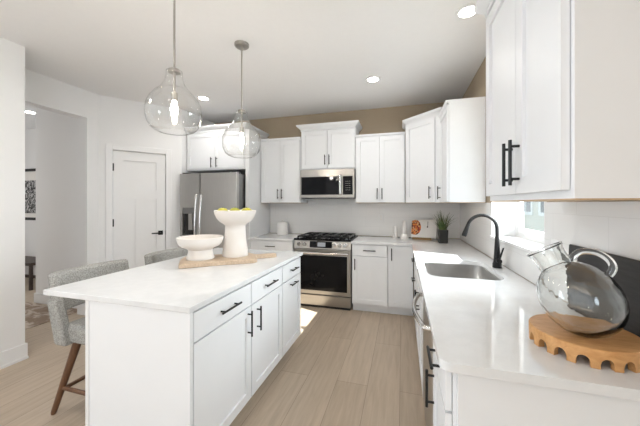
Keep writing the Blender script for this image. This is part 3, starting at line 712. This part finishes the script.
dl_labels = {(-1.40, -0.6): 'added unseen recessed ceiling light behind the camera above the aisle', (-2.75, 0.6): 'added unseen recessed ceiling light above the walkway left of the island', (-2.6, -1.6): 'added unseen recessed ceiling light over the living side', (-0.9, 0.3): 'added unseen recessed ceiling light above the near end of the aisle',  # these four are extra downlights out of view, added to light the room
(0.467, 2.313): 'recessed ceiling light above the near right wall cabinet', (-0.317, 3.275): 'recessed ceiling light in front of the microwave cabinet',
             (-2.562, 3.231): 'recessed ceiling light in front of the refrigerator', (-5.53, 2.98): 'recessed ceiling light in the hall beyond the opening'}
for (x, y), lab in dl_labels.items():
    t = thing('recessed_light', lab, 'ceiling light', (x, y, H - 0.01), 0, 'recessed ceiling lights')
    build('trim_ring', MB().lathe([(0.062, H - 0.0005), (0.085, H - 0.0005), (0.085, H - 0.006), (0.062, H - 0.009)], (x, y, 0), 32, closed=True), 'trim', t, smooth=True)
    ld = bpy.data.lights.new('downlight_lamp', 'AREA'); ld.shape = 'DISK'; ld.size = 0.12; ld.energy = DLW * (0.85 if y > 2.5 else 0.35 if x > -2 else 1.3); ld.color = (1.0, 0.99, 0.975); ld.spread = math.radians(160)
    lo_ = bpy.data.objects.new('lamp', ld); S.collection.objects.link(lo_); lo_.parent = t; lo_.location = (0, 0, -0.004)
    build('lens', MB().lathe([(0, H - 0.0045), (0.061, H - 0.0045), (0.061, H - 0.001), (0, H - 0.001)], (x, y, 0), 28), 'downlight', t)

# ------------------------------------------------------------------ stools
def make_stool():
    t = thing('bar_stool', 'grey tweed bar stool with walnut legs at the near end of the island', 'stool', (0, 0, 0), 0, 'island bar stools')
    # local: seat faces +x, origin on the floor below the seat centre; back at x=-0.24
    mb = MB().box(-0.150, 0.23, -0.25, 0.25, 0.475, 0.60)
    build('seat', mb, 'tweed', t, world=False, bevel=0.035, segs=4)
    # curved back band with end posts that run down to the seat
    mb = MB(); n_ = 14
    def back_pt(k, off):
        s_ = -1 + 2 * k / n_
        x = -0.265 + 0.075 * abs(s_) ** 3.0; y = s_ * 0.29
        sl = 0.225 * abs(s_) ** 2.0 * (1 if s_ > 0 else -1) / 0.29
        nx, ny = 1.0, -sl
        l_ = math.hypot(nx, ny); return x + nx / l_ * off, y + ny / l_ * off
    lo, hi, li, ho = [], [], [], []
    for k in range(n_ + 1):
        a = back_pt(k, 0.0); b_ = back_pt(k, 0.07)
        lo.append(mb.bm.verts.new((a[0] + 0.022, a[1], 0.675))); hi.append(mb.bm.verts.new((a[0] - 0.025, a[1], 0.935)))
        li.append(mb.bm.verts.new((b_[0] + 0.018, b_[1], 0.675))); ho.append(mb.bm.verts.new((b_[0] - 0.025, b_[1], 0.925)))
    for k in range(n_):
        for A, B in ((lo, hi), (hi, ho), (ho, li), (li, lo)): mb.bm.faces.new([A[k], A[k+1], B[k+1], B[k]])
    for k in (0, n_): mb.bm.faces.new([lo[k], hi[k], ho[k], li[k]])
    build('backrest', mb, 'tweed', t, world=False, bevel=0.018, segs=3)
    for sg in (-1, 1):
        mb = MB()
        y0, y1 = sorted((sg * 0.288, sg * 0.226))
        mb.hexa([(-0.150, y0, 0.475), (-0.045, y0, 0.475), (-0.045, y1, 0.475), (-0.150, y1, 0.475)],
                [(-0.225, y0, 0.76), (-0.14, y0, 0.76), (-0.14, y1, 0.76), (-0.225, y1, 0.76)])
        build('arm_post', mb, 'tweed', t, world=False, bevel=0.018, segs=3)
    for sx in (-1, 1):
        for sy in (-1, 1):
            top = (0.070 * sx, 0.19 * sy, 0.485); bot = (0.195 * sx, 0.262 * sy, 0.0)
            mid_ = [top[i] + (bot[i] - top[i]) * 0.97 for i in range(3)]
            build('leg', MB().tube([top, mid_, bot], [0.026, 0.017, 0.012], 12), 'walnut', t, world=False, smooth=True)
    def at(sx, sy, z): f = (0.485 - z) / 0.485; return ((0.070 + 0.125 * f) * sx, (0.19 + 0.072 * f) * sy, z)
    for sy in (-1, 1): build('stretcher', MB().tube([at(-1, sy, 0.17), at(1, sy, 0.17)], 0.013, 10), 'walnut', t, world=False, smooth=True)
    for sx in (-1, 1): build('stretcher', MB().tube([at(sx, -1, 0.155), at(sx, 1, 0.155)], 0.013, 10), 'walnut', t, world=False, smooth=True)
    return t
st = make_stool(); st.location = (-2.035, 1.585, 0)
s2 = copy_tree(st); s2.location = (-2.035, 2.315, 0)
s2['label'] = 'grey tweed bar stool at the far end of the island near the pantry door'

# ------------------------------------------------------------------ things on the island
bu = Vector((0.787, 0.617, 0)); bv = Vector((-0.617, 0.787, 0)); A = Vector((-1.595, 1.735, 0))
def bp(u, v): p = A + bu * u + bv * v; return (p.x, p.y)
out = [(0.0, 0.0), (0.30, 0.012), (0.55, 0.0), (0.585, 0.03), (0.585, 0.12), (0.60, 0.165), (0.63, 0.178), (0.76, 0.175), (0.785, 0.19), (0.785, 0.22), (0.76, 0.235), (0.63, 0.232), (0.60, 0.245), (0.58, 0.29), (0.56, 0.345), (0.30, 0.35), (0.02, 0.34), (-0.005, 0.2)]
tag(build('serving_board', MB().prism([bp(*q) for q in out], CT + 0.0005, CT + 0.034), 'board', bevel=0.006, segs=3), 'pale wooden serving board with handle under the two bowls', 'board')
ZB = CT + 0.0345
p = bp(0.148, 0.195)
tag(build('pedestal_bowl', MB().lathe([(0, 0), (0.106, 0), (0.108, 0.006), (0.101, 0.03), (0.094, 0.062), (0.094, 0.076), (0.110, 0.088), (0.146, 0.104), (0.168, 0.128), (0.178, 0.158), (0.181, 0.176), (0.177, 0.179), (0.172, 0.175), (0.165, 0.15), (0.146, 0.124), (0.10, 0.108), (0, 0.102)], (*p, ZB), 48), 'ceramic', smooth=True, angle=50), 'low empty cream footed bowl on the serving board', 'bowl')
p = bp(0.428, 0.222)
tag(build('pedestal_bowl', MB().lathe([(0, 0), (0.107, 0), (0.109, 0.006), (0.106, 0.05), (0.094, 0.12), (0.086, 0.22), (0.085, 0.262), (0.100, 0.277), (0.128, 0.296), (0.156, 0.327), (0.172, 0.366), (0.176, 0.392), (0.172, 0.395), (0.166, 0.391), (0.154, 0.36), (0.12, 0.342), (0, 0.336)], (*p, ZB), 48), 'ceramic', smooth=True, angle=50), 'tall cream pedestal bowl holding yellow fruit', 'bowl')
fl = ['yellow green fruit at the left of the tall bowl', 'yellow green fruit in the middle of the tall bowl', 'yellow green fruit at the right of the tall bowl']
rv = Vector((0.961, 0.277, 0))
for i, (off, dep) in enumerate(((-0.105, -0.02), (-0.018, 0.045), (0.098, 0.0))):
    c = Vector((*p, 0)) + rv * off + Vector((-0.277, 0.961, 0)) * dep
    bz = ZB + 0.3445
    prof = []
    for k in range(13):
        a = PI * k / 12; r_ = 0.048 * math.sin(a) ** 0.9; z_ = 0.036 - 0.036 * math.cos(a)
        prof.append((max(r_, 0), z_))
    mb = MB().lathe(prof, (c.x, c.y, bz), 20)
    f_ = tag(build('fruit', mb, 'lemon', smooth=True, angle=80), fl[i], 'fruit', 'fruit in the tall bowl')
    build('stem', MB().tube([(c.x, c.y, bz + 0.070), (c.x + 0.002, c.y, bz + 0.078)], 0.003, 6), 'standwood', f_)

# ------------------------------------------------------------------ things on the back worktop
t = thing('canister', 'white lidded canister on the worktop left of the range', 'canister', (-1.80, 4.12, CT))
build('jar', MB().lathe([(0, 0.0005), (0.078, 0.0005), (0.084, 0.008), (0.085, 0.16), (0.080, 0.17), (0, 0.17)], (-1.80, 4.12, CT), 32), 'porcelain', t, smooth=True)
build('lid', MB().lathe([(0, 0.1705), (0.082, 0.1705), (0.084, 0.18), (0.075, 0.195), (0.025, 0.205), (0.012, 0.212), (0.018, 0.225), (0.016, 0.238), (0, 0.242)], (-1.80, 4.12, CT), 32), 'porcelain', t, smooth=True)
tag(build('ceramic_bottle', MB().lathe([(0, 0.0005), (0.036, 0.0005), (0.037, 0.02), (0.030, 0.05), (0.027, 0.10), (0.026, 0.13), (0.020, 0.15), (0.019, 0.17), (0, 0.174)], (-0.095, 4.14, CT), 24), 'porcelain', smooth=True), 'shorter slim white ceramic bottle on the back worktop', 'bottle', 'white ceramic bottles')
tag(build('ceramic_bottle', MB().lathe([(0, 0.0005), (0.055, 0.0005), (0.056, 0.03), (0.044, 0.055), (0.032, 0.065), (0.030, 0.16), (0.028, 0.20), (0.022, 0.22), (0.021, 0.248), (0, 0.252)], (0.032, 4.12, CT), 24), 'porcelain', smooth=True), 'taller white ceramic bottle with wide base beside the cookbook', 'bottle', 'white ceramic bottles')
# cookbook on its stand: local frame, front facing -y, leaning back
ck = Vector((0.275, 4.08, CT)); crz = -0.18
stt = thing('cookbook_stand', 'low wooden easel stand holding the open cookbook', 'book stand', ck, crz)
build('ledge', MB().box(-0.135, 0.105, -0.045, 0.02, 0.0005, 0.022).box(-0.135, 0.105, -0.045, -0.038, 0.022, 0.032), 'standwood', stt, world=False)
build('back_rest', MB().hexa([(-0.11, 0.020, 0.01), (0.09, 0.020, 0.01), (0.09, 0.032, 0.01), (-0.11, 0.032, 0.01)], [(-0.09, 0.095, 0.2), (0.07, 0.095, 0.2), (0.07, 0.107, 0.2), (-0.09, 0.107, 0.2)]), 'standwood', stt, world=False)
bk = thing('cookbook', 'open white cookbook with an orange stew picture beside the potted grass', 'book', ck + Vector((0, 0, 0.0225)), crz)
def lean(x, z, off):   # point on the leaning page
    return (x, -0.018 + z * 0.39 - off * 0.93, z * 0.92 + 0.0005 + off * 0.36)
def lbox(mb, x0, x1, z0, z1, o0, o1): return mb.hexa([lean(x0, z0, o1), lean(x1, z0, o1), lean(x1, z0, o0), lean(x0, z0, o0)], [lean(x0, z1, o1), lean(x1, z1, o1), lean(x1, z1, o0), lean(x0, z1, o0)])
mb = MB(); lbox(mb, -0.155, 0.165, 0.0, 0.262, 0.0, 0.012); build('page_block', mb, 'paper', bk, world=False, bevel=0.002)
mb = MB()
lbox(mb, 0.0, 0.004, 0.001, 0.261, 0.0121, 0.0128); build('gutter', mb, 'paper', bk, world=False)
mb = MB(); vs = [mb.bm.verts.new(lean(*q, 0.0126)) for q in [(-0.154 + 0.0, 0.05)] + [(-0.105 + 0.074 * math.cos(a), 0.145 + 0.108 * math.sin(a)) for a in [(-PI * 0.62 + 1.24 * PI * k / 20) for k in range(21)]] + [(-0.154, 0.24)]]
mb.bm.faces.new(vs); build('stew_photo', mb, 'stew', bk, world=False)
mb = MB(); lbox(mb, 0.052, 0.058, 0.165, 0.235, 0.0122, 0.0128); lbox(mb, 0.044, 0.060, 0.145, 0.168, 0.0122, 0.0128)
build('spoon_drawing', mb, 'ink', bk, world=False)
# potted grass
pp = (0.487, 3.80)
pl = thing('potted_grass', 'small artificial grass plant in a square black pot', 'plant', (*pp, CT))
build('pot', MB().hexa([(pp[0]-.05, pp[1]-.05, CT+.0005), (pp[0]+.05, pp[1]-.05, CT+.0005), (pp[0]+.05, pp[1]+.05, CT+.0005), (pp[0]-.05, pp[1]+.05, CT+.0005)], [(pp[0]-.056, pp[1]-.056, CT+.165), (pp[0]+.056, pp[1]-.056, CT+.165), (pp[0]+.056, pp[1]+.056, CT+.165), (pp[0]-.056, pp[1]+.056, CT+.165)]), 'pot', pl, bevel=0.006)
mb = MB(); rnd = random.Random(3)
for i in range(110):
    a = rnd.uniform(0, 2*PI); rr = 0.042 * math.sqrt(rnd.random()); bx, by = pp[0] + rr * math.cos(a), pp[1] + rr * math.sin(a)
    ln = rnd.uniform(0.15, 0.26); sp_ = rnd.uniform(0.1, 0.8); a2 = a + rnd.uniform(-0.5, 0.5)
    w = rnd.uniform(0.003, 0.006); prev = None
    for k in range(5):
        f = k / 4; ang = sp_ * (0.5 + 0.8 * f)
        q = Vector((bx + math.cos(a2) * ln * f * math.sin(ang), by + math.sin(a2) * ln * f * math.sin(ang), CT + 0.155 + ln * f * math.cos(ang)))
        sd = Vector((-math.sin(a2), math.cos(a2), 0)) * w * (1 - 0.85 * f)
        cur = (mb.bm.verts.new(q - sd), mb.bm.verts.new(q + sd))
        if prev: mb.bm.faces.new([prev[0], prev[1], cur[1], cur[0]])
        prev = cur
build('foliage', mb, 'leaf', pl)

# ------------------------------------------------------------------ right foreground
RC = (0.588, 1.170); RR = 0.148; RZ = CT + 0.0005; RT = 0.057
rs = thing('arched_riser', 'round honey wood riser board with a scalloped arch rim', 'riser', (*RC, RZ))
build('top_disc', MB().lathe([(0, RT - 0.016), (RR - 0.0205, RT - 0.016), (RR, RT - 0.016), (RR, RT - 0.003), (RR - 0.003, RT), (0, RT)], (*RC, RZ), 72), 'acacia', rs, smooth=True)
mb = MB(); NA = 17; ri, ro = RR - 0.02, RR
for i in range(NA):
    a0 = 2*PI*i/NA; da = 2*PI/NA; leg = 0.40; K = 10
    cells = [(0, leg/2, 0.0), (1 - leg/2, 1, 0.0)]
    for k in range(K):
        s0 = leg/2 + (1-leg)*k/K; s1 = leg/2 + (1-leg)*(k+1)/K
        u0 = (2*k/K - 1); u1 = (2*(k+1)/K - 1)
        hw = RR * da * (1-leg) / 2
        zf = lambda u: 0.013 + min(0.022, hw * 1.15) * math.sqrt(max(0, 1 - u*u))
        cells.append((s0, s1, (zf(u0), zf(u1))))
    for s0, s1, zz in cells:
        z0, z1 = zz if isinstance(zz, tuple) else (zz, zz)
        A0, A1 = a0 + da*s0, a0 + da*s1
        c0, s_0, c1, s_1 = math.cos(A0), math.sin(A0), math.cos(A1), math.sin(A1)
        top = RT - 0.0161
        if max(z0, z1) >= top - 0.0005: z0 = min(z0, top - 0.001); z1 = min(z1, top - 0.001)
        mb.hexa([(RC[0]+ro*c0, RC[1]+ro*s_0, RZ+z0), (RC[0]+ro*c1, RC[1]+ro*s_1, RZ+z1), (RC[0]+ri*c1, RC[1]+ri*s_1, RZ+z1), (RC[0]+ri*c0, RC[1]+ri*s_0, RZ+z0)],
                [(RC[0]+ro*c0, RC[1]+ro*s_0, RZ+top), (RC[0]+ro*c1, RC[1]+ro*s_1, RZ+top), (RC[0]+ri*c1, RC[1]+ri*s_1, RZ+top), (RC[0]+ri*c0, RC[1]+ri*s_0, RZ+top)])
bmesh.ops.remove_doubles(mb.bm, verts=mb.bm.verts[:], dist=1e-5)
build('arch_rim', mb, 'acacia', rs)
# black board leaning on the splashback
mb = MB().hexa([(0.7385, 1.06, CT + 0.0008), (0.7535, 1.06, CT + 0.0008), (0.7535, 1.60, CT + 0.0008), (0.7385, 1.60, CT + 0.0008)], [(0.7485, 1.06, 1.212), (0.7635, 1.06, 1.211), (0.7635, 1.60, 1.211), (0.7485, 1.60, 1.212)])
tag(build('black_board', mb, 'slate', bevel=0.006, segs=3), 'black rectangular board leaning on the splashback behind the glass jug', 'board')
# glass jug, tilted
ZJ = RZ + RT
jt = Vector((-0.90, 0.43, 0)).normalized(); ang = math.radians(31)
jax = (Vector((0, 0, 1)) * math.cos(ang) + jt * math.sin(ang)).normalized()
jug = thing('glass_jug', 'tilted clear glass jug with loop handle on the wooden riser', 'jug', (0.557, 1.128, ZJ))
RJ = 0.109; AJ = 0.122
outp = []
for k in range(1, 15):
    a = PI * 0.02 + (PI * 0.845) * k / 14
    outp.append((RJ * math.sin(a), -AJ * math.cos(a)))
zn = outp[-1][1]; rn = outp[-1][0]
outp = [(0, -AJ)] + outp + [(0.0505, zn + 0.006), (0.049, zn + 0.018), (0.048, zn + 0.036), (0.050, zn + 0.050), (0.055, zn + 0.062), (0.057, zn + 0.067)]
inp = [(max(r_ - 0.0045, 0), z_ + (0.006 if z_ < -0.09 else 0)) for r_, z_ in outp[::-1]]
inp[-1] = (0, -AJ + 0.006)
jc = Vector((0.557, 1.128, ZJ + math.sqrt((AJ * math.cos(ang))**2 + (RJ * math.sin(ang))**2) + 0.0008))
build('vessel', MB().lathe(outp + inp, jc, 48, jax), 'jug', jug, smooth=True, angle=80)
sd = jax.cross(Vector((0, 0, 1))).normalized(); hd = jax.cross(sd).normalized()   # in the tilt plane, away from the tilt
if hd.z < 0: hd = -hd
def jp(a, b_): return jc + jax * a + hd * b_
hp = [jp(q * math.cos(math.radians(w_)), q * math.sin(math.radians(w_))) for w_, q in ((24, 0.119), (26, 0.138), (34, 0.154), (46, 0.159), (57, 0.152), (66, 0.136), (70, 0.1105))]
def spline(ps, n=6):
    o_ = []
    for i in range(len(ps) - 1):
        p0, p1, p2, p3 = ps[max(i-1, 0)], ps[i], ps[i+1], ps[min(i+2, len(ps)-1)]
        for k in range(n):
            t_ = k / n
            o_.append(0.5 * ((2*p1) + (p2-p0)*t_ + (2*p0-5*p1+4*p2-p3)*t_*t_ + (3*p1-p0-3*p2+p3)*t_**3))
    return o_ + [ps[-1]]
build('handle', MB().tube(spline(hp), 0.0102, 14), 'jug', jug, smooth=True)
# wall outlets
def outlet(name, loc, rz, lab):
    t = thing('wall_outlet', lab, 'outlet', loc, rz, 'wall outlets')
    build('cover_plate', MB().box(-0.04, 0.04, -0.006, -0.0005, -0.06, 0.06), 'trim', t, world=False, bevel=0.002)
    for z in (-0.022, 0.022): build('socket', MB().box(-0.016, 0.016, -0.0075, -0.0062, z - 0.014, z + 0.014), 'porcelain', t, world=False)
outlet('a', (XW - 0.010, 1.75, 1.155), -PI / 2, 'white wall outlet on the splashback behind the glass jug')
outlet('b', (-0.30, YB - 0.010, 1.19), 0, 'white wall outlet on the splashback right of the range')

# ------------------------------------------------------------------ the hall
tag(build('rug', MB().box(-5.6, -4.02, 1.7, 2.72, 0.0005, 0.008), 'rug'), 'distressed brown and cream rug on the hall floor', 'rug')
pc = thing('framed_print', 'framed black and white botanical print on the hall wall', 'picture', (-6.4, 3.65, 1.1))
x0, x1, z0, z1 = -7.35, -6.05, 1.09, 2.06
build('frame', MB().box(x0, x1, 3.632, 3.6585, z0, z0 + .05).box(x0, x1, 3.632, 3.6585, z1 - .05, z1).box(x0, x0 + .05, 3.632, 3.6585, z0 + .05, z1 - .05).box(x1 - .05, x1, 3.632, 3.6585, z0 + .05, z1 - .05), 'black', pc)
build('mat_board', MB().box(x0 + .05, x1 - .05, 3.646, 3.6585, z0 + .05, z1 - .05), 'paper', pc)
build('print', MB().box(x0 + .1, x1 - .1, 3.643, 3.6455, 1.22, 1.84), 'art', pc)
bn = thing('hall_bench', 'dark wooden bench below the framed print in the hall', 'bench', (-6.1, 3.3, 0))
build('seat', MB().box(-7.0, -5.72, 3.08, 3.5, 0.40, 0.445), 'darkwood', bn)
for x in (-6.97, -5.79):
    for y in (3.1, 3.42): build('leg', MB().box(x, x + 0.035, y, y + 0.04, 0, 0.3995), 'darkwood', bn)
build('stretcher', MB().box(-6.934, -5.791, 3.24, 3.28, 0.15, 0.19), 'darkwood', bn)
